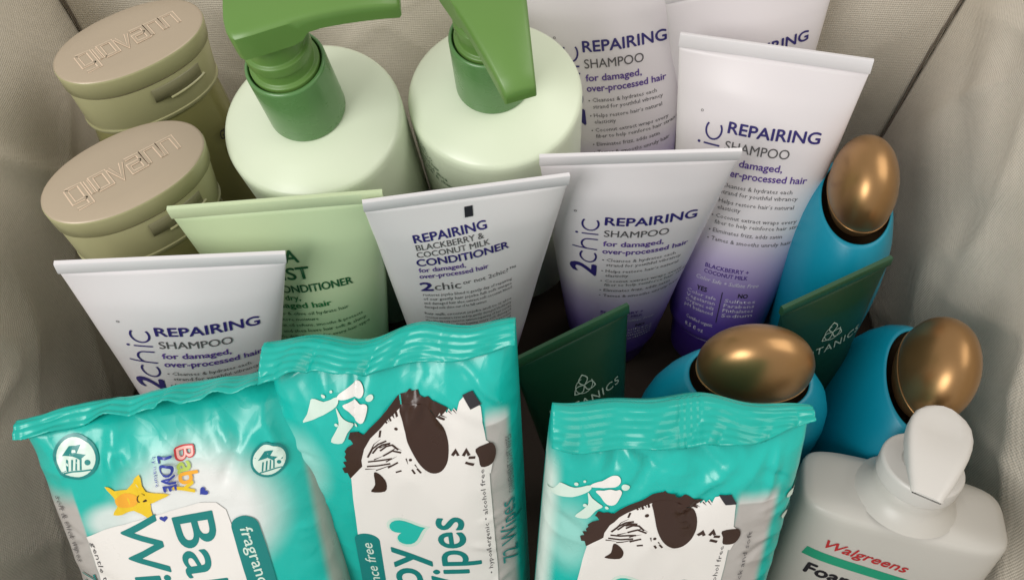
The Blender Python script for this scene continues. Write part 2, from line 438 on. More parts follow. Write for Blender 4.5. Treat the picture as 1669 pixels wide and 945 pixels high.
GT = 'white shampoo tubes'
s0 = thing('shampoo_tube', 'white shampoo tube with purple lettering, rising behind the leftmost teal wipes pack', 'shampoo tube', (-.1531, .199, -.0029), (2.1, 7.9, 9.2), GT)
make_tube(s0, TW, TR, TL, TH, M['tube'], M['crimp_white'], M['cap_purple'], shampoo_art())
copy_tree(s0, 'white shampoo tube in the middle, just right of the conditioner tube with the black mark', (.0573, .2727, -.0017), (7.8, -1.7, .8))
copy_tree(s0, 'large white shampoo tube tilted right, its purple lower end beside the upper blue bottle', (.1127, .2583, .0102), (-13.9, -3.7, -16.6))
copy_tree(s0, 'white shampoo tube close behind the right pump bottle, cut by the top edge', (.069, .3211, .0148), (-11.0, -9.1, -.6))
copy_tree(s0, 'white shampoo tube leaning on the back wall behind the tilted tube, mostly hidden', (.134, .346, .012), (-1, -7.5, 9))

def conditioner_art():
    A = Art(); x0 = -.0205
    A.poly([(-.0017, .1705), (.0017, .1708), (.0017, .1656), (-.0017, .1653)], 'ink', 3)
    x0 = -.0230; z = .1546
    A.text('REPAIRING', x0, z, .0304, .0044, 'navy', rot=7.5, bold=.02, res=4)
    A.text('BLACKBERRY &', x0 + .0005, z - .0047, .0285, .0034, 'grey', rot=7.2, bold=.002)
    A.text('COCONUT MILK', x0 + .0005, z - .0092, .0310, .0034, 'grey', rot=7, bold=.002)
    A.text('CONDITIONER', x0 + .0002, z - .0149, .0395, .0044, 'navy', rot=6.6, bold=.02, res=4)
    A.text('for damaged,', x0 + .0006, z - .0192, .0200, .0029, 'purple_ink', rot=6, bold=.012)
    A.text('over-processed hair', x0 + .0006, z - .0234, .0300, .0029, 'purple_ink', rot=6, bold=.012)
    A.text('2', x0 + .0006, z - .0318, .0052, .0054, 'navy', rot=4, bold=.035)
    A.text('chic', x0 + .0066, z - .0313, .0115, .0046, 'grey', rot=4)
    A.text('or not 2chic?\u2122', x0 + .0190, z - .0283, .0240, .0026, 'grey', rot=4, res=2)
    x0 += .0012; z -= .0355
    rnd = random.Random(4)
    words = 'our unique repairing blend of coconut milk blackberry extract jojoba and aloe gently smooths and restores damaged hair from root to tip leaving it soft full of moisture and shine every day'.split()
    yy = z
    for i in range(13):
        if i == 4: yy -= .0022
        line = ' '.join(rnd.sample(words, 8)); A.text(line, x0, yy, .0400 - (.012 if i in (3,) else 0), .0019, 'grey', rot=3, res=1, bold=.006); yy -= .00305
    return A
t = thing('conditioner_tube', 'white conditioner tube with small black rectangle printed at its top edge', 'conditioner tube', (-.0255, .2459, -.0001), (6.2, 1.4, 11.0))
make_tube(t, TW, TR, TL, TH, M['cond'], M['crimp_white'], M['cap_purple'], conditioner_art(), sd=4.4)

def green_art():
    A = Art()
    A.text('ULTRA', -.0240, .1475, .0268, .0066, 'green_ink', rot=1, bold=.02, res=4)
    A.text('MOIST', -.0205, .1380, .0262, .0066, 'green_ink', rot=1, bold=.02, res=4)
    A.text('CONDITIONER', -.0110, .1302, .0332, .0044, 'green_ink', rot=1, bold=.018, res=4)
    A.text('for dry,', -.0140, .1250, .0130, .0034, 'green_ink2', rot=1, bold=.015)
    A.text('damaged hair', -.0180, .1196, .0293, .0036, 'green_ink2', rot=1, bold=.02)
    yy = .1140
    for s, w in (('Avocado & olive oil hydrate hair', .038), ('and restore moisture', .024), ('Coconut oil softens, smooths & protects', .043), ('Aloe and shea leave hair soft & shiny', .044), ('Gentle daily formula for every hair type', .045)):
        A.text(s, -.0200, yy, w, .0023, 'green_ink', rot=2, res=1, bold=.006); yy -= .0043
    return A
t = thing('conditioner_tube', 'pale green moisturising conditioner tube in front of the left pump bottle', 'conditioner tube', (-.0918, .2335, .0010), (4.2, -.3, 5.7))
make_tube(t, TW, TR, TL, TH, M['green_tube'], M['crimp_green'], M['cap_green'], green_art(), sd=7.7)

def botanic_art():
    A = Art()
    z = .1045
    for a in (90, 210, 330):
        d = Vector((math.cos(R(a)), math.sin(R(a)))); q = Vector((-d.y, d.x)); c = Vector((0, z))
        P = [c + d * (.0058 * t) + q * (.0021 * math.sin(math.pi * t)) for t in [i / 8 for i in range(9)]] + [c + d * (.0058 * t) - q * (.0021 * math.sin(math.pi * t)) for t in [i / 8 for i in range(8, -1, -1)]]
        A.stroke([tuple(p) for p in P], .0005, 'pale_ink')
    A.stroke(arc(0, z - .0002, .0041, 100, 380, 18), .0004, 'pale_ink')
    A.text('BOTANICS', 0, z - .0112, .034, .0042, 'pale_ink', align='c', bold=.006, res=3, space=1.15)
    return A
t = thing('botanic_tube', 'small dark green tube with pale leaf emblem, left one behind the middle wipes pack', 'cosmetic tube', (.0409, .1687, .0073), (-10.4, -3, 27.8), 'small dark green tubes')
make_tube(t, .054, .0172, .106, .022, M['dgreen'], M['dgreen_edge'], M['dgreen'], botanic_art(), crimp_h=.005, sd=2.2, amp=.0006)
copy_tree(t, 'small dark green tube with pale leaf emblem, standing before the upper blue bottle', (.1412, .2024, .0138), (-2.7, -2.5, 25.8))

# ------------------------------------------------------------------ pump bottles
def pump_head(parent, yaw):
    """green head: broad rounded rear over the stem, tapering into a flat spout along +x"""
    X = [-.0100, -.0098, -.0090, -.0076, -.0058, 0, .006, .011, .0145, .017, .022, .029, .036, .043, .0482, .0490]
    def hw(x):
        if x < -.004: return .0172 * max(0.02, 1 - (abs(x + .004) / .0061) ** 3.2) ** (1 / 3.2)
        t = (x + .004) / .0530; return .0172 - (.0172 - .0056) * t ** .9
    def top(x): return .0545 + .0015 * math.cos((x - .005) / .03) - .0050 * max(0, (x - .017) / .029) ** 2
    def bot(x):
        a, b = .0440, .0490 - .003 * max(0, (x - .017) / .029) - .0030 * max(0, (x - .017) / .029) ** 2
        t = min(1, max(0, (x - .0125) / .006)); t = t * t * (3 - 2 * t); return a + (b - a) * t
    rings = []
    for i, x in enumerate(X):
        w, zt, zb = hw(x), top(x), bot(x); e = .0012; P = []
        if i in (0, len(X) - 1): w *= .93; zt -= .001; zb += .001
        e = min(e, w * .4, (zt - zb) * .3)
        prof = [(-w, zb), (0, zb), (w, zb), (w, (zb + zt) / 2), (w * .985, zt - e), (w * .94 - e * .2, zt - e * .25), (w * .8, zt), (w * .4, zt + .0006), (0, zt + .0008), (-w * .4, zt + .0006), (-w * .8, zt), (-w * .94 + e * .2, zt - e * .25), (-w * .985, zt - e), (-w, (zb + zt) / 2)]
        rings.append([Vector((x, y, z)) for y, z in prof])
    v, f = loft(rings)
    c, s = math.cos(R(yaw)), math.sin(R(yaw)); v = [Vector((p.x * c - p.y * s, p.x * s + p.y * c, p.z)) for p in v]
    o = mesh_obj('pump_head', v, f, M['pump_green'], parent, sharp=38)
    return o
def pump_bottle(label, loc, rot, yaw, text=None):
    t = thing('pump_bottle', label, 'pump bottle', loc, rot, 'pale green pump bottles')
    r = .038; H = .155
    prof = [(0, 0), (r - .004, 0), (r - .001, .0015), (r, .005), (r, H - .006)]
    prof += [(r - .0001, H - .0022), (r - .0007, H - .0006), (r - .0020, H + .0003), (r - .006, H + .0018), (r - .012, H + .0042), (r - .018, H + .0060), (.015, H + .0066)]
    lathe('bottle_body', prof, M['pump_body'], t, 96)
    z = H + .0062; cz = .0085
    c = lathe('pump_collar', rounded([(.0152, 0 + z), (.0160, .001 + z), (.0157, .0235 + cz + z), (.0143, .0242 + cz + z), (.0140, .0205 + cz + z), (.0105, .0205 + cz + z)], .0007, 3), M['pump_collar'], t, 64, sharp=50)
    lathe('collar_ring', rounded([(.0135, .0290 + z), (.0135, .0332 + z), (.0118, .0338 + z), (.0118, .0390 + z), (.0128, .0395 + z), (.0128, .0440 + z), (.0112, .0446 + z), (.0112, .056 + z), (.008, .0565 + z)], .0005, 3), M['pump_green'], t, 64, sharp=50)
    h = pump_head(t, yaw); h.location = (0, 0, H + .0195)
    if text: text.build('printed_label', t, lambda u, v, e: Vector(((r + e) * math.sin(u / r), -(r + e) * math.cos(u / r), v)), .003)
    return t
def pump_text():
    A = Art(); yy = .1452
    for t, e in (('AVOCADO & OLIVE OIL', -.0345), ('ULTRA-MOIST SHAMPOO', -.0315), ('hydrates dry, damaged hair', -.0280), ('with aloe vera and shea', -.0240), ('leaves hair soft & shiny', -.0205)):
        A.text(t, e, yy, .036, .0030, 'green_ink', res=1, bold=.012, align='r'); yy -= .0043
    return A
pump_bottle('pale green pump bottle with its green spout pointing right, nearer the gold capped bottles', (-0.0738, 0.3001, 0.0256), (12, -3.8, 0), 5, None)
pump_bottle('pale green pump bottle with its green spout pointing forward, right of its twin', (0.0004, 0.3173, 0.0239), (12, -3, 0), -74, pump_text())

# ------------------------------------------------------------------ oval bottles with champagne caps
GL = {   # square outline letters on a unit cell (width 1, x-height 1)
    'g': [[(0, 1), (1, 1), (1, -.45), (0, -.45)], [(1, 0), (0, 0), (0, 1)]],
    'i': [[(.15, 0), (.15, 1)]],
    'o': [[(0, 0), (1, 0), (1, 1), (0, 1), (0, -.0)]],
    'v': [[(0, 1), (.5, 0), (1, 1)]],
    'a': [[(0, 1), (1, 1), (1, 0), (0, 0), (0, .55), (1, .55)]],
    'n': [[(0, 0), (0, 1), (1, 1), (1, 0)]],
}
def giovann_art():
    A = Art(); k = .0056; x = -.0228; s = .0082
    for ch in 'giovann':
        for st in GL[ch]:
            P = [(x + a * k, b * s - .0040) for a, b in st]
            A.stroke(P, .0018, 'gold_text', lev=1); A.stroke(P, .0010, 'gold_cap', lev=3)
        x += (.0030 if ch == 'i' else k + .0017)
    return A
def oval_bottle(label, loc, rot):
    t = thing('oval_bottle', label, 'bottle', loc, rot, 'gold capped bottles')
    a, b = .0335, .0205; rr = lambda k, z: ring(a * k, b * k, z, 80, 2.15)
    rings = [rr(.90, 0), rr(.96, .003), rr(.985, .02), rr(1.0, .07), rr(.985, .10), rr(.95, .128), rr(.90, .142), rr(.86, .147)]
    v, f = loft(rings); mesh_obj('bottle_body', v, f, M['olive'], t)
    z = .145
    rings = [rr(.93, z), rr(.95, z + .0012), rr(.95, z + .002), rr(.925, z + .0022), rr(.94, z + .004), rr(.968, z + .0206), rr(.958, z + .0213)]
    v, f = loft(rings); cb = mesh_obj('cap_base', v, f, M['gold_side'], t, sharp=50)
    rings = [rr(.955, z + .0216), rr(.99, z + .0225), rr(1.005, z + .0306), rr(.995, z + .0316), rr(.965, z + .0320), rr(.6, z + .0319), rr(.2, z + .0318)]
    v, f = loft(rings); lid = mesh_obj('cap_lid', v, f, M['gold_cap'], t, sharp=50, fm=None)
    me = lid.data; me.materials.append(M['gold_side'])
    for p in me.polygons:
        if abs(p.normal.z) < .5: p.material_index = 1
    art = giovann_art(); art.build('embossed_lettering', lid, lambda u, v_, e: Vector((u, v_, z + .0319 + e)), .01, eps=.00010, step=.00006)
    # thumb notch: raised plate on the cap front, recess shade put into its colour
    P = []
    for zz, off in ((.0118, .0002), (.0122, .0008), (.0186, .0008), (.0190, .0002)):
        P.append([Vector(((a * .963 + off) * math.sin(R(q)), -(b * .963 + off) * math.cos(R(q)) * 1.0, z + zz)) for q in range(-8, 39, 3)])
    n = len(P[0]); V = [p for r in P for p in r]; F = [(i * n + j, i * n + j + 1, (i + 1) * n + j + 1, (i + 1) * n + j) for i in range(3) for j in range(n - 1)]
    nt = mesh_obj('thumb_notch', V, F, M['notch'], t)
    P = [[Vector(((a * .963 + off) * math.sin(R(q)), -(b * .963 + off) * math.cos(R(q)), z + zz)) for q in range(4, 42, 3)] for zz, off in ((.0106, .0002), (.0109, .0013), (.0119, .0013), (.0122, .0002))]
    n = len(P[0]); V = [p for r in P for p in r]; F = [(i * n + j, i * n + j + 1, (i + 1) * n + j + 1, (i + 1) * n + j) for i in range(3) for j in range(n - 1)]
    mesh_obj('notch_lip', V, F, M['gold_side'], nt)
    A = Art()
    A.text('GIOVANNI', .0165, .1185, .016, .0055, 'ink', bold=.02, res=3); A.text('2chic', .0180, .108, .014, .0060, 'ink', bold=.02, res=3); A.text('ULTRA-MOIST', .018, .098, .015, .0030, 'ink', bold=.01, res=2)
    pw = 2 / 2.15
    def mp(u, v_, e):
        x = u; y = -(b + e) * max(0, 1 - (abs(x) / a) ** 2.15) ** (1 / 2.15); k = 1.0
        return Vector((x * (1 + e / a), y - e, v_))
    A.build('printed_label', t, mp, .004, eps=.0004)
    return t
oval_bottle('olive bottle with champagne oval cap, nearer the camera of the two, behind the left tube', (-.154, .2365, .003), (0, 0, 40))
oval_bottle('olive bottle with champagne oval cap in the back left corner of the bin', (-.166, .305, .010), (0, 0, 40))

# ------------------------------------------------------------------ blue bottles with bronze caps
def blue_bottle(label, loc, rot):
    t = thing('blue_bottle', label, 'bottle', loc, rot, 'blue bottles with bronze caps')
    prof = [(.80, 0), (.86, .002), (.94, .02), (1.0, .05), (1.0, .066), (.975, .080), (.925, .092), (.845, .102), (.74, .110), (.645, .1155), (.600, .1170), (.585, .1166)]
    rings = []
    for k, z in prof: rings.append(ring(.0415 * k, .0235 * (k ** .8), z, 72, 2.1))
    v, f = loft(rings, True, False); b = mesh_obj('bottle_body', v, f, M['blue'], t)
    rr = [ring(.0415 * .588, .0235 * .652, .1166, 72, 2.1), ring(.0415 * .53, .0235 * .59, .110, 72, 2.1), ring(.002, .002, .108, 72)]
    v, f = loft(rr, False, True); mesh_obj('cap_recess', v, f, M['recess'], t)
    prof = []
    for i in range(19):
        ph = -62 + 152 * i / 18; prof.append((math.cos(R(ph)), .1280 + .0225 * math.sin(R(ph))))
    prof[-1] = (.03, prof[-1][1])
    rings = [ring(.0229 * max(.02, k), .0145 * max(.02, k), z, 64, 2.1) for k, z in prof]
    v, f = loft(rings); c = mesh_obj('egg_cap', v, f, M['bronze'], t)
    rings = []
    for k in range(9):
        q = 2 * math.pi * k / 8; ph = -14 + 1.3 * math.sin(q); rad = math.cos(R(-13)) + .006 + .013 * math.cos(q)
        rings.append(ring(.0229 * rad, .0145 * rad * 1.003, .1280 + .0225 * math.sin(R(-13)) + .00045 * math.sin(q), 64, 2.1))
    v, f = loft(rings, False, False); mesh_obj('seam_ridge', v, f, M['bronze'], c)
    return t
blue_bottle('bright blue bottle with upright bronze egg cap, beside the tilted shampoo tube', (0.1653, 0.2669, 0.0133), (-3, -3, 80))
blue_bottle('blue bottle with bronze egg cap, sitting wide behind the right wipes pack', (0.0997, 0.1815, 0.0075), (4, -1, -4))
blue_bottle('blue bottle with bronze egg cap, leaning towards the right bin wall', (0.1524, 0.1904, -0.0062), (12, -2, 76))

# ------------------------------------------------------------------ foam bottle
t = thing('foam_bottle', 'white pump soap bottle with red and green lettering in the front right corner', 'soap bottle', (0.1531, 0.1079, 0.0115), (-16, 0, -15))
fr = lambda k, q, z: ring(.0405 * k, .0180 * q, z, 120, 4.6)
rings = [fr(.92, .9, 0), fr(.97, .97, .003), fr(1, 1, .010), fr(1, 1, .084), fr(.999, .995, .0868), fr(.990, .97, .0888), fr(.965, .92, .0900), fr(.88, .80, .0908), fr(.60, .68, .0922)]
for q in (.8, 0): pass
v, f = loft(rings); body = mesh_obj('bottle_body', v, f, M['white_plastic'], t)
lathe('neck', rounded([(.0205, .0918), (.0178, .0940), (.0150, .0975), (.0140, .106)], .002, 3), M['white_plastic'], t, cap0=False)
col = lathe('pump_collar', rounded([(.0140, .1035), (.0158, .104), (.0160, .1115), (.0152, .1126), (.009, .1128)], .0008, 3), M['pad_plastic'], t, sharp=40)
lathe('pump_stem', [(.0085, .112), (.0085, .126)], M['pad_plastic'], t)
def pad(t):
    yaw = R(-104)
    X = [(-.0140, .0026), (-.0132, .0052), (-.0110, .0081), (-.0075, .0104), (-.003, .0115), (.002, .0116), (.008, .0110), (.016, .0096), (.024, .0078), (.030, .0061), (.0325, .0054), (.0330, .0050)]
    rings = []
    for x, w in X:
        zt = .1315 - .0020 * max(0, (x - .01) / .025) ** 1.5; zb = .1252 + .004 * max(0, (x - .012) / .023)
        dip = .0011 * max(0, 1 - (abs(x + .001) / .008) ** 2)
        e = min(.0016, w * .35)
        pr = [(-w, zb), (w, zb), (w, zt - e), (w - e * .4, zt - e * .3), (w - e * 1.2, zt), (w * .55, zt - dip * .5), (0, zt - dip), (-w * .55, zt - dip * .5), (-w + e * 1.2, zt), (-w + e * .4, zt - e * .3), (-w, zt - e)]
        rings.append([Vector((x * math.cos(yaw) - y * math.sin(yaw), x * math.sin(yaw) + y * math.cos(yaw), z)) for y, z in pr])
    v, f = loft(rings); return mesh_obj('pump_pad', v, f, M['pad_plastic'], t, sharp=50)
pad(t)
A = Art()
A.text('Walgreens', -.0275, .0695, .0345, .0050, 'red_ink', rot=-5, bold=.018, shear=.25, res=3, lev=3)
A.poly([(-.0318, .0660), (.0250, .0610), (.0250, .0558), (-.0328, .0606)], 'bar_green', 1)
A.text('Foaming', -.0290, .0498, .034, .0066, 'ink', rot=-5, bold=.035)
A.annulus(.0160, .0545, .0088, .0012, 'grey', 3); A.ellipse(.0160, .0545, .0072, .0072, 'film_pale', 2)
def foam_map(u, v_, e): return Vector((u, -.0180 * (max(0, 1 - (abs(u) / .0405) ** 4.6)) ** (1 / 4.6) - e, v_))
A.build('printed_label', t, foam_map, .004)

# ------------------------------------------------------------------ wipes packs
def clampf(x, a=0, b=1): return max(a, min(b, x))
def sstep(a, b, x):
    t = clampf((x - a) / (b - a)); return t * t * (3 - 2 * t)
def lerp3(a, b, t): return tuple(p + (q - p) * t for p, q in zip(a, b))
class Pack:
    def __init__(s, W, L, T, sd, yb, zb, xs=0.0, flare=0.03): 
        s.W, s.L, s.T, s.sd, s.yb, s.zb, s.xs, s.flare = W, L, T, sd, yb, zb, xs, flare
        rn = random.Random(int(sd * 10)); s.folds = []
        for _ in range(11):
            x0, d0 = rn.uniform(-.42, .42) * W, rn.uniform(.002, .016); a = rn.uniform(-1.1, 1.1); l = rn.uniform(.012, .030)
            s.folds.append((x0, d0, x0 + l * math.sin(a), d0 + l * math.cos(a), rn.uniform(.0020, .0036), rn.choice((-1, 1, 1)) * rn.uniform(.0007, .0018)))
        for sg in (-1, 1):
            for _ in range(5):
                x0 = sg * W * rn.uniform(.40, .47); d0 = rn.uniform(.015, .13); l = rn.uniform(.008, .018)
                s.folds.append((x0, d0, x0 - sg * l * .7, d0 + l * rn.uniform(-.6, .9), rn.uniform(.0018, .0028), rn.choice((-1, 1)) * rn.uniform(.0004, .0010)))
    def A(s, z): d = s.L - z; return s.W / 2 * (1 + s.flare * math.exp(-d / .018)) * (1 - .02 * math.exp(-z / .01))
    def Th(s, z):
        d = max(0, s.L - z); return .0006 + s.T * (1 - math.exp(-d / .017)) ** .85 * (1 - math.exp(-(z + .0005) / .010))
    def disp(s, u, z):
        d = s.L - z; n = noise.noise
        w = math.exp(-d / .034)
        r = 1 - 2.2 * abs(n(Vector((u / .021 + s.sd + d * 9, d / .06, s.sd))))
        r2 = 1 - 2.4 * abs(n(Vector((u / .012 - d * 30 + s.sd * 2, d / .045, s.sd + 5))))
        q = n(Vector((u / .030 + s.sd, z / .034, s.sd + 2)))
        ed = clampf(d / .006)
        y = ed * (-.0026 * w * r - .0012 * w * r2 - .0017 * q * (.45 + w)) - .0012 * clampf((abs(u) / (s.W / 2) - .55) * 2.2) * (1 - abs(n(Vector((z / .013, u * 20, s.sd + 8)))) * 3)
        for x0, d0, x1, d1, wd, am in s.folds:           # sharp creases of the film
            ex, ez = x1 - x0, d1 - d0; t = clampf(((u - x0) * ex + (d - d0) * ez) / (ex * ex + ez * ez))
            px, pz = u - x0 - t * ex, d - d0 - t * ez; h = math.hypot(px, pz) / wd
            if h < 3: y -= am * (math.exp(-h * 1.6) - .35 * math.exp(-(h - 1.3) ** 2 * 2)) * (1 - abs(2 * t - 1) ** 3 * .8) * clampf(d / .004)
        return y
    def deform(s, p):
        d = s.L - p.z; w = math.exp(-max(0, d) / .022) if d > 0 else 1.0; q = p.x / (s.W / 2)
        return Vector((p.x + s.xs * w * q, p.y + s.yb(q) * w, p.z + s.zb(q) * w))
    def front_raw(s, u, z):
        a, t = s.A(z), s.Th(z); k = max(0, 1 - (abs(u) / a) ** 3.0) ** (1 / 3.0)
        return Vector((u, -t * k + s.disp(u, z) * k, z))
    def front(s, u, z): return s.deform(s.front_raw(u, z))
    def ring_(s, z, N=220):
        a, t = s.A(z), s.Th(z); out = []
        for j in range(N):
            th = 2 * math.pi * (j + .5) / N; c, q = math.cos(th), math.sin(th)
            x = a * math.copysign(abs(c) ** (2 / 3.0), c)
            if q < 0: p = s.front_raw(x, z)
            else:
                k = max(0, 1 - (abs(x) / a) ** 3.0) ** (1 / 3.0); p = Vector((x, t * k, z))
            out.append(s.deform(p))
        return out

def pack_colour(kind):
    TEAL, PALE, WHT, GREY = (.005, .39, .325), (.46, .72, .66), (.76, .75, .74), (.43, .41, .39)
    def f(x, y, z, P):
        d = P.L - z; q = x / (P.W / 2); c = TEAL
        c = lerp3(c, (.010, .49, .43), .5 + .5 * noise.noise(Vector((x * 25, z * 18, P.sd))))
        if kind == 'logo':
            b = sstep(.036, .016, math.hypot((x - .006) * 1.0, (z - (P.L - .042)) * 1.05)); c = lerp3(c, WHT, .93 * b)
            b = sstep(.016, .007, math.hypot(x + .024, (z - (P.L - .042)) * 1.5)); c = lerp3(c, WHT, .75 * b)
            g = sstep(-.735, -.75, q) * sstep(.024, .036, d); c = lerp3(c, GREY, g)
            g = sstep(.86, .93, q) * sstep(.012, .02, d); c = lerp3(c, (.30, .36, .31), g)
        else:
            g = (sstep(.75, .765, q) * sstep(.955, .90, q) if kind == 'zebra' else sstep(.465, .475, q) * sstep(.84, .76, q)) * sstep(.022, .030, d + .006 * noise.noise(Vector((x * 60, 0, 1)))); c = lerp3(c, GREY if d > .03 else lerp3(GREY, WHT, .6), g)
            b = sstep(.014, .004, math.hypot(x + .036, (z - (P.L - .050)) * .6)); c = lerp3(c, PALE, .55 * b)
            if kind == 'zebra_pale':
                b = sstep(-.86, -.97, q) * sstep(.012, .03, d); c = lerp3(c, (.62, .76, .70), b)
        if y > 0: c = TEAL
        return c
    return f

def make_pack(label, loc, rot, P, kind, art, fin):
    t = thing('wipes_pack', label, 'wipes pack', loc, rot, 'teal wipes packs')
    zs = [P.L * (1 - ((1 - i / 190) ** 1.3)) for i in range(191)]
    rings = [P.ring_(z) for z in zs]
    v, f = loft(rings); o = mesh_obj('pack_body', v, f, M['film'], t)
    me = o.data; at = me.attributes.new('print', 'FLOAT_COLOR', 'POINT'); col = pack_colour(kind)
    flat = []
    N = len(rings[0])
    for z, rg in zip(zs, rings):
        for j in range(N):
            q = rg[j]; c = col(q.x, q.y, z, P); flat += [c[0], c[1], c[2], 1]
    at.data.foreach_set('color', flat)
    # folded over, corrugated end seal
    nu, nv = 120, 26; V = []
    for j in range(nv + 1):
        for i in range(nu + 1):
            q = -1 + 2 * i / nu; u = q * P.A(P.L) * (1.0 + fin.get('flare', 0) * j / nv)
            base = P.deform(Vector((u, 0, P.L)))
            L = fin['len'](q); k = j / nv; s_ = k * L
            a0, a1 = fin['ang'](q); bend = clampf(s_ / .005); ang = R(a0 + (a1 - a0) * bend)
            y = -s_ * math.sin(ang) * 1.0; z = s_ * math.cos(ang)
            if bend >= 1: 
                m_ = R((a0 + a1) / 2); y = -.005 * math.sin(m_) - (s_ - .005) * math.sin(ang); z = .005 * math.cos(m_) + (s_ - .005) * math.cos(ang)
            else:
                m_ = R(a0 + (a1 - a0) * bend / 2); y = -s_ * math.sin(m_); z = s_ * math.cos(m_)
            nrm = Vector((0, -math.cos(ang), -math.sin(ang)))
            cor = .00022 * math.sin(s_ * 2 * math.pi / .0027) * sstep(.002, .004, s_)
            tw = (u / .019 + s_ * 22 + P.sd) % 1.0; tv = (u / .027 - s_ * 30 + P.sd * 2) % 1.0
            cor += (.0018 * (abs(tw - .5) * 2 - .5) + .0014 * (abs(tv - .5) * 2 - .5)) * k * (.5 + noise.noise(Vector((u / .03, P.sd, 2)))) + .0010 * noise.noise(Vector((u / .016 + P.sd, s_ / .03, P.sd + 4))) * k + .0019 * (1 - 3 * abs(noise.noise(Vector((u / .010 + s_ * 40, s_ / .02, P.sd + 7))))) * k
            if 'ribs' in fin: cor += .0006 * sum(math.exp(-((u - r) / .0006) ** 2) for r in fin['ribs'])
            cut = -.0006 * abs(((u / .0016) % 1) - .5) * (1 if j == nv else 0)
            p = base + Vector((0, y, z)) + nrm * (cor + .0004) 
            p.z += cut
            V.append(p)
    F = [(j * (nu + 1) + i, j * (nu + 1) + i + 1, (j + 1) * (nu + 1) + i + 1, (j + 1) * (nu + 1) + i) for j in range(nv) for i in range(nu)]
    fo = mesh_obj('end_seal', V, F, M['seal'], t); md = fo.modifiers.new('thickness', 'SOLIDIFY'); md.thickness = .0005; md.offset = 0
    if art: art(P).build('printed_label', t, lift(P.front), .0014, eps=.00042, step=.00006)
    return t

def heart(A, x, y, s, m, rot=0, lev=2):
    P = []
    for i in range(32):
        q = 2 * math.pi * i / 32; a = 16 * math.sin(q) ** 3; b = 13 * math.cos(q) - 5 * math.cos(2 * q) - 2 * math.cos(3 * q) - math.cos(4 * q)
        c, n = math.cos(R(rot)), math.sin(R(rot)); P.append((x + s / 32 * (a * c - b * n), y + s / 32 * (a * n + b * c)))
    A.poly(P, m, lev)


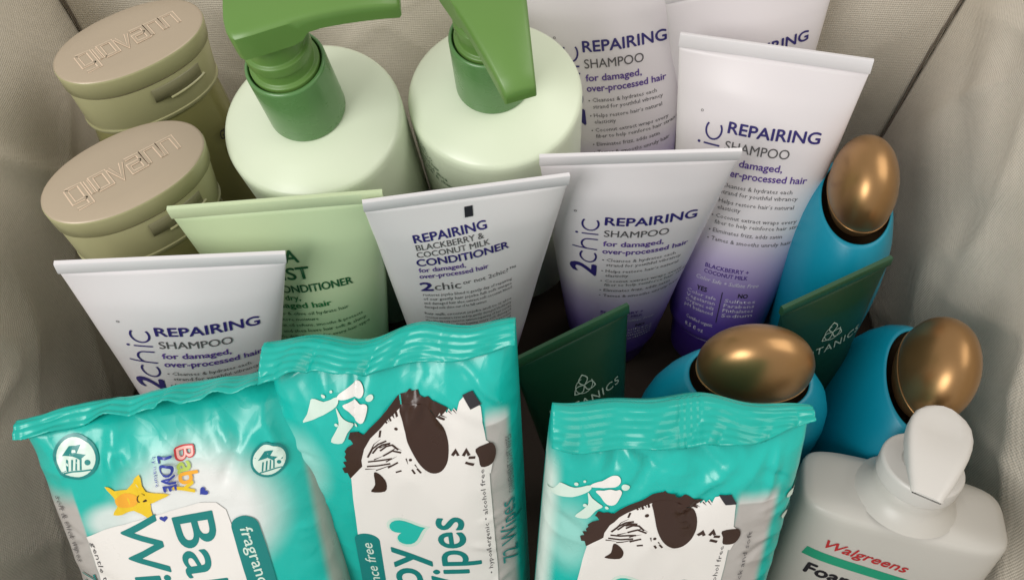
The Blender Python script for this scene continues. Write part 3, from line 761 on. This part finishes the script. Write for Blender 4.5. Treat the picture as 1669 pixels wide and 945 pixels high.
def soft(P, k=3, t=.5):
    """closed Catmull-Rom through the points"""
    n = len(P); out = []
    for i in range(n):
        a, b, c, d = P[i - 1], P[i], P[(i + 1) % n], P[(i + 2) % n]
        for j in range(k):
            q = j / k
            out.append(tuple(.5 * (2 * b[m] + (c[m] - a[m]) * q + (2 * a[m] - 5 * b[m] + 4 * c[m] - d[m]) * q * q + (3 * b[m] - a[m] - 3 * c[m] + d[m]) * q ** 3) for m in (0, 1)))
    return out
def zebra(A, ox=0.0, oy=0.0, sy=1.0):
    """printed zebra, hearts and the white text panel (u, v in metres on the pack front)"""
    def T(P): return [(a + ox, .145 + (b - .145) * sy + oy) for a, b in P]
    A.poly(T([(-0.01168, 0.14293), (-0.01157, 0.14595), (-0.01001, 0.1514), (-0.00731, 0.15615), (-0.00338, 0.15982), (0.00049, 0.16374), (0.00338, 0.16522), (0.00407, 0.16127), (0.00503, 0.1563), (0.00624, 0.1502), (0.00821, 0.14422), (0.01072, 0.1399), (0.01045, 0.13697), (0.00048, 0.13611), (-0.00611, 0.1362), (-0.01721, 0.13554), (-0.01452, 0.13909)]), 'film_white', 1)
    A.poly(T([(0.01666, 0.1627), (0.01779, 0.16445), (0.01842, 0.16343), (0.01954, 0.16509), (0.02024, 0.164), (0.02115, 0.16595), (0.02192, 0.16457), (0.02302, 0.1665), (0.024, 0.16512), (0.02478, 0.16836), (0.0265, 0.16974), (0.02753, 0.17042), (0.03189, 0.16521), (0.03299, 0.15144), (0.03401, 0.15011), (0.03605, 0.14696), (0.0338, 0.13567), (0.01045, 0.13697), (0.01348, 0.13811), (0.01647, 0.13904), (0.01877, 0.14264), (0.01973, 0.14725), (0.01992, 0.15256), (0.01888, 0.15889)]), 'film_white', 1)
    A.poly(T([(-0.01721, 0.13554), (-0.01784, 0.13835), (-0.01903, 0.13817), (-0.01956, 0.14054), (-0.01797, 0.14149), (-0.01881, 0.14371), (-0.01727, 0.14436), (-0.01787, 0.14625), (-0.01706, 0.14791), (-0.01747, 0.14902), (-0.01607, 0.15134), (-0.01368, 0.15325), (-0.01453, 0.15484), (-0.01533, 0.1552), (-0.01442, 0.15825), (-0.01272, 0.15788), (-0.01117, 0.15901), (-0.00928, 0.15847), (-0.00712, 0.16073), (-0.00292, 0.16422), (1e-05, 0.16744), (0.00309, 0.16986), (0.00657, 0.17091), (0.0073, 0.17174), (0.00805, 0.17072), (0.0096, 0.17068), (0.01065, 0.17121), (0.01125, 0.16991), (0.01257, 0.16929), (0.01395, 0.16969), (0.01594, 0.16861), (0.02095, 0.16611), (0.01914, 0.16403), (0.01666, 0.1627), (0.01506, 0.16491), (0.00338, 0.16522), (0.00049, 0.16374), (-0.00338, 0.15982), (-0.00731, 0.15615), (-0.01001, 0.1514), (-0.01157, 0.14595), (-0.01168, 0.14293), (-0.01452, 0.13909)]), 'brown', 2)
    A.poly(soft(T([(0.0034, 0.16537), (0.00693, 0.16664), (0.01241, 0.16649), (0.01666, 0.1627), (0.01888, 0.15889), (0.01992, 0.15256), (0.01973, 0.14725), (0.01877, 0.14264), (0.01647, 0.13904), (0.01348, 0.13811), (0.01072, 0.1399), (0.00821, 0.14422), (0.00624, 0.1502), (0.00503, 0.1563), (0.00407, 0.16127)])), 'brown', 3)
    A.poly(soft(T([(0.02931, 0.14842), (0.03401, 0.15011), (0.03574, 0.14831), (0.03597, 0.14422), (0.03436, 0.14003), (0.03071, 0.1398), (0.03006, 0.14432)])), 'brown', 3)
    A.poly(soft(T([(-0.00788, 0.13968), (-0.00551, 0.13818), (-0.00401, 0.13416), (-0.00508, 0.12954), (-0.01031, 0.12928), (-0.00833, 0.13319)])), 'brown', 3)
    A.poly(T([(0.02583, 0.17012), (0.02956, 0.1714), (0.03211, 0.16595), (0.02846, 0.16515)]), 'ink', 3)
    for P in ([(-0.00847, 0.14885), (-0.00637, 0.15327), (-0.00374, 0.1553)],
              [(-0.0018, 0.14836), (0.0013, 0.15065), (0.00313, 0.149)],
              [(-0.00702, 0.14074), (-0.00244, 0.1426), (0.00069, 0.14349)],
              [(-0.00293, 0.14468), (0.00126, 0.14684)],
              [(-0.00709, 0.14606), (-0.00331, 0.14766)],
              [(-0.00461, 0.1513), (-0.00164, 0.15248), (0.00109, 0.15136)],
              [(-0.01084, 0.14157), (-0.00692, 0.14151)],
              [(0.00436, 0.1455), (0.00482, 0.14286)],
              [(0.00726, 0.14263), (0.0081, 0.14071)],
              [(-0.00091, 0.16362), (-0.00014, 0.16153)],
              [(0.00103, 0.16435), (0.00164, 0.16276)],
              [(0.01789, 0.16376), (0.02017, 0.1623)],
              [(0.0209, 0.1649), (0.02222, 0.16349)],
              [(0.02265, 0.16576), (0.02383, 0.16406)]):
        A.stroke(T(P), .0005, 'brown', 3, taper=True)
    for P in ([(-0.01001, 0.14291), (-0.00602, 0.14303), (-0.00145, 0.14372)],
              [(-0.00937, 0.14517), (-0.005, 0.14547), (-0.00063, 0.14595)],
              [(-0.00924, 0.14731), (-0.00719, 0.15117), (-0.00484, 0.15307), (-0.0019, 0.15405)],
              [(-0.0073, 0.1491), (-0.00537, 0.15149), (-0.00347, 0.1526), (-0.00061, 0.15281)],
              [(-0.00448, 0.14995), (-0.00215, 0.15169), (1e-05, 0.15192), (0.0019, 0.14956)],
              [(-0.00369, 0.14748), (-0.00026, 0.14942), (0.00283, 0.14819)],
              [(-0.00253, 0.14183), (0.00133, 0.14405)],
              [(0.00604, 0.14045), (0.00693, 0.1384)],
              [(0.00788, 0.14071), (0.00914, 0.13856)],
              [(-0.00199, 0.16317), (-0.00101, 0.16123)],
              [(-2e-05, 0.16414), (0.0006, 0.16199)],
              [(0.00209, 0.16463), (0.00249, 0.1629)],
              [(0.01691, 0.16347), (0.01931, 0.16185)],
              [(-0.00347, 0.159), (-0.00407, 0.15608)],
              [(0.00012, 0.13957), (0.00223, 0.14022)]):
        A.stroke(T(P), .0007, 'brown', 3)
    for P in ([(0.02095, 0.14613), (0.02238, 0.14828), (0.02311, 0.14609)],
              [(0.0249, 0.14606), (0.0261, 0.14848), (0.02684, 0.14603)],
              [(0.02665, 0.14512), (0.02893, 0.14471)],
              [(0.02545, 0.143), (0.02826, 0.14155)]):
        A.stroke(T(P), .0011, 'brown', 3)
    for p, r in (((0.00207, 0.15846), .0007), ((0.00587, 0.14473), .0006)): A.ellipse(*T([p])[0], r, r, 'brown', 3, n=12)
    A.poly(soft(T([(-0.01767, 0.1719), (-0.01814, 0.16853), (-0.02354, 0.1641), (-0.03163, 0.15936), (-0.02959, 0.1632), (-0.02822, 0.16731), (-0.02722, 0.16928), (-0.02268, 0.16964)])), 'film_pale', 1)
    A.poly(soft(T([(-0.01847, 0.1678), (-0.01684, 0.16497), (-0.01463, 0.16283), (-0.01302, 0.1612), (-0.01528, 0.15799), (-0.01788, 0.15266), (-0.02206, 0.15275), (-0.01941, 0.15809), (-0.01795, 0.16185)])), 'film_pale', 0)
    A.poly(soft(T([(-0.01763, 0.17214), (-0.01484, 0.17483), (-0.01289, 0.17633), (-0.01053, 0.17778), (-0.00897, 0.17803), (-0.00792, 0.17682), (-0.00782, 0.1746), (-0.00937, 0.17259), (-0.01345, 0.17187), (-0.01713, 0.17094)])), 'film_white', 2)
    A.poly(soft(T([(-0.01581, 0.1692), (-0.01317, 0.17058), (-0.01086, 0.17122), (-0.00914, 0.1707), (-0.00776, 0.17113), (-0.00712, 0.16968), (-0.00772, 0.16675), (-0.00899, 0.16363), (-0.01095, 0.16316), (-0.01262, 0.16434), (-0.01409, 0.16692)])), 'film_white', 2)
    for p, r in (((-0.00603, 0.17272), 0.0013), ((-0.02257, 0.17181), 0.0007), ((-0.01906, 0.16054), 0.0007), ((-0.01162, 0.16143), 0.0006), ((-0.01986, 0.17361), 0.0005)): A.ellipse(*T([p])[0], r, r, 'film_pale', 2, n=14)

def pack_front_print(A, ox, oy, sy, right):
    zebra(A, ox, oy, sy)
    def Y(v): return .145 + (v - .145) * sy + oy
    A.poly([(-.0165 + ox, Y(.1400)), (-.0178 + ox, Y(.125)), (-.0200 + ox, Y(.09)), (-.0225 + ox, .04), (right, .04), (right, Y(.1400))], 'film_white', 0)
    heart(A, HX + ox + .0004, Y(HY), .0180, 'film_pale', 108, 1); heart(A, HX + ox, Y(HY), .0148, 'teal', 108, 3)
    A.text('Wipes', .0222 + ox, Y(.1150), .060, .0150, 'teal_dark', rot=90, bold=.012, align='r', res=5)
    A.text('Baby', .0030 + ox, Y(.0975), .054, .0150, 'teal_dark', rot=90, bold=.012, align='r', res=5)
    P = [(-.0232 + ox, .04), (-.0124 + ox - .001, .04)] + arc(-.0178 + ox + .0020, Y(.1010), .0050, 0, 180, 14, .0040)
    A.poly(P, 'teal_dark', 1)
    A.text('fragrance free', -.0142 + ox, Y(.0995), .044, .0042, 'film_pale', rot=90, bold=.008, align='r', res=3)
    A.text('\u2022 hypoallergenic \u2022 alcohol free', right - .0018, Y(.1385), .060, .0016, 'grey', rot=90, align='r', res=1)
def art_w2(P):
    A = Art(); pack_front_print(A, 0, 0, 1, .0334)
    A.text('72 Wipes', .0412, .1180, .036, .0056, 'teal_dark', rot=90, align='r', res=3)
    A.text('CONVENIENT SOFT WIPES', .0412, .1500, .029, .0018, 'grey', rot=90, align='r', res=1)
    return A
def art_w3(P):
    A = Art(); pack_front_print(A, -.0118, -.0085, .74, .0212)
    A.text('thick and soft', .0285, .1380, .030, .0016, 'grey', rot=90, align='r', res=1)
    heart(A, .0425, .150, .006, 'film_pale', 20); heart(A, .0415, .140, .005, 'film_pale', -20)
    return A
def badge(A, x, y, r):
    A.ellipse(x, y, r, r, 'teal_dark', 1); A.ellipse(x, y, r * .86, r * .86, 'film_pale', 2)
    A.poly([(x + r * a, y + r * b) for a, b in ((-.6, .1), (-.2, .5), (.35, .55), (.1, .2), (.5, .1), (.2, -.1), (-.1, .1))], 'teal_dark', 3)
    for k in range(4): A.stroke([(x - r * .35 + r * .2 * k, y - r * .05), (x - r * .45 + r * .2 * k, y - r * .55)], r * .08, 'teal_dark', 3)
    A.stroke([(x - r * .6, y - r * .6), (x + r * .6, y - r * .6)], r * .07, 'teal_dark', 3)
    A.ellipse(x + r * .5, y - r * .25, r * .13, r * .13, 'teal_dark', 3, n=10)
def art_w1(P):
    A = Art()
    A.poly([(-.0385, .04), (-.0372, .1310), (-.030, .1338), (-.018, .1372), (-.004, .1402), (.006, .1412), (.0120, .1402), (.0150, .1370), (.0170, .1200), (.0215, .04)], 'film_white', 0)
    badge(A, -.0330, .1636, .0080); badge(A, .0332, .1538, .0063)
    # star
    cx, cy = -.0150, .1463; S = []
    for k in range(10):
        rr = (.0122, .0058)[k % 2]; a = R(36 * k + 3); S.append((cx + rr * math.cos(a), cy + rr * math.sin(a) * .80))
    A.poly(soft(S, 3), 'yellow', 2); A.ellipse(cx - .0030, cy, .0038, .0030, 'orange', 3)
    for dy in (-.0013, .0013): A.ellipse(cx + .0030, cy + dy, .0009, .0004, 'brown', 4, n=10)
    A.stroke(arc(cx + .0022, cy, .0016, 130, 230, 8), .0003, 'brown', 4)
    # coloured logo reading downwards
    for ch, v, c, d in (('B', .1622, 'red_ink', 'blush'), ('a', .1570, 'lime', None), ('b', .1533, 'orange', None), ('y', .1499, 'yellow', None)):
        A.text(ch, .0012, v, None, .0066, c, rot=-90, bold=.02 if not d else .035, res=5, lev=3)
        if d: A.text(ch, .0015, v - .0002, None, .0061, d, rot=-90, bold=0, res=5, lev=4)
    heart(A, .0085, .1452, .0034, 'royal', -60, 3)
    A.text('LOVE', -.0042, .1607, .0125, .0042, 'royal', rot=-90, bold=.03, res=4, lev=3)
    A.text('by nature', -.0068, .1602, .0100, .0014, 'royal', rot=-90, res=1, lev=3)
    A.text('Baby', -.0040, .1372, .056, .0138, 'teal_dark', rot=-90, bold=.012, res=5)
    A.text('Wipes', -.0235, .1395, .064, .0138, 'teal_dark', rot=-90, bold=.012, res=5)
    heart(A, -.0068, .1375, .0028, 'royal', 0, 3)
    A.poly([(.0250, .04), (.0195, .04), (.0155, .1290)] + arc(.0205, .1290, .0050, 180, 0, 14, .0050) + [(.0262, .1200), (.0300, .04)], 'teal_dark', 1)
    A.text('fragrance free', .0185, .1290, .046, .0042, 'film_pale', rot=-86, bold=.008, res=3)
    A.text('gentle touch', -.0365, .1285, .030, .0019, 'grey', rot=-90, res=1)
    A.text('72', -.0452, .1130, .0080, .0060, 'teal_dark', rot=-90, res=3); A.text('soft & thick wipes', -.0450, .1480, .030, .0024, 'grey', rot=-90, res=1)
    return A
HX, HY = (0.00051, 0.10667)
ART = dict(w1=art_w1, w2=art_w2, w3=art_w3)
def flat_fin(q): return (0, 95)
P1 = Pack(.101, .178, .021, 1.3, lambda q: .004 * q - .002 + .0012 * math.sin(8 * q), lambda q: .003 - .0012 * (q - 1) ** 2, xs=.001, flare=.015)
make_pack('teal wipes pack with yellow star, tilted at the front left', (-.1100, .0580, .0051), (-31.8, -1.5, 6), P1, 'logo', ART.get('w1'),
          dict(len=lambda q: .0125 + .0035 * q + .001 * math.sin(6 * q), ang=lambda q: (30, 100 - 40 * q), flare=.02))
P2 = Pack(.088, .187, .021, 6.1, lambda q: .002 * math.sin(2 * q) + .0016 * math.sin(7 * q), lambda q: .0035 * math.sin(2.2 * q - .3) + .001 * math.sin(8 * q), flare=.0)
make_pack('teal wipes pack with zebra artwork, in the middle, tallest of the packs', (-.034, .0976, .005), (-19.6, -3.9, -3.1), P2, 'zebra', ART.get('w2'),
          dict(len=lambda q: .0145 - .0015 * q + .0012 * math.sin(5 * q), ang=lambda q: (40, 122 + 8 * math.sin(2.5 * q)), flare=.01))
P3 = Pack(.0885, .181, .021, 11.7, lambda q: -.002 + .002 * math.cos(2 * q) + .0012 * math.sin(9 * q), lambda q: .0015 * q + .0012 * math.sin(5 * q + 1), flare=-.01)
make_pack('teal wipes pack with zebra artwork, beside the white soap bottle', (.05, .0685, .0069), (-22.7, 2.1, -1.0), P3, 'zebra_pale', ART.get('w3'),
          dict(len=lambda q: .0190 - .0025 * q * q - .0085 * max(0, q) ** 1.6 + .0008 * math.sin(6 * q), ang=lambda q: (40, 128 - 6 * q), flare=.0, ribs=(-.001, .0012, .0034, .0056)))
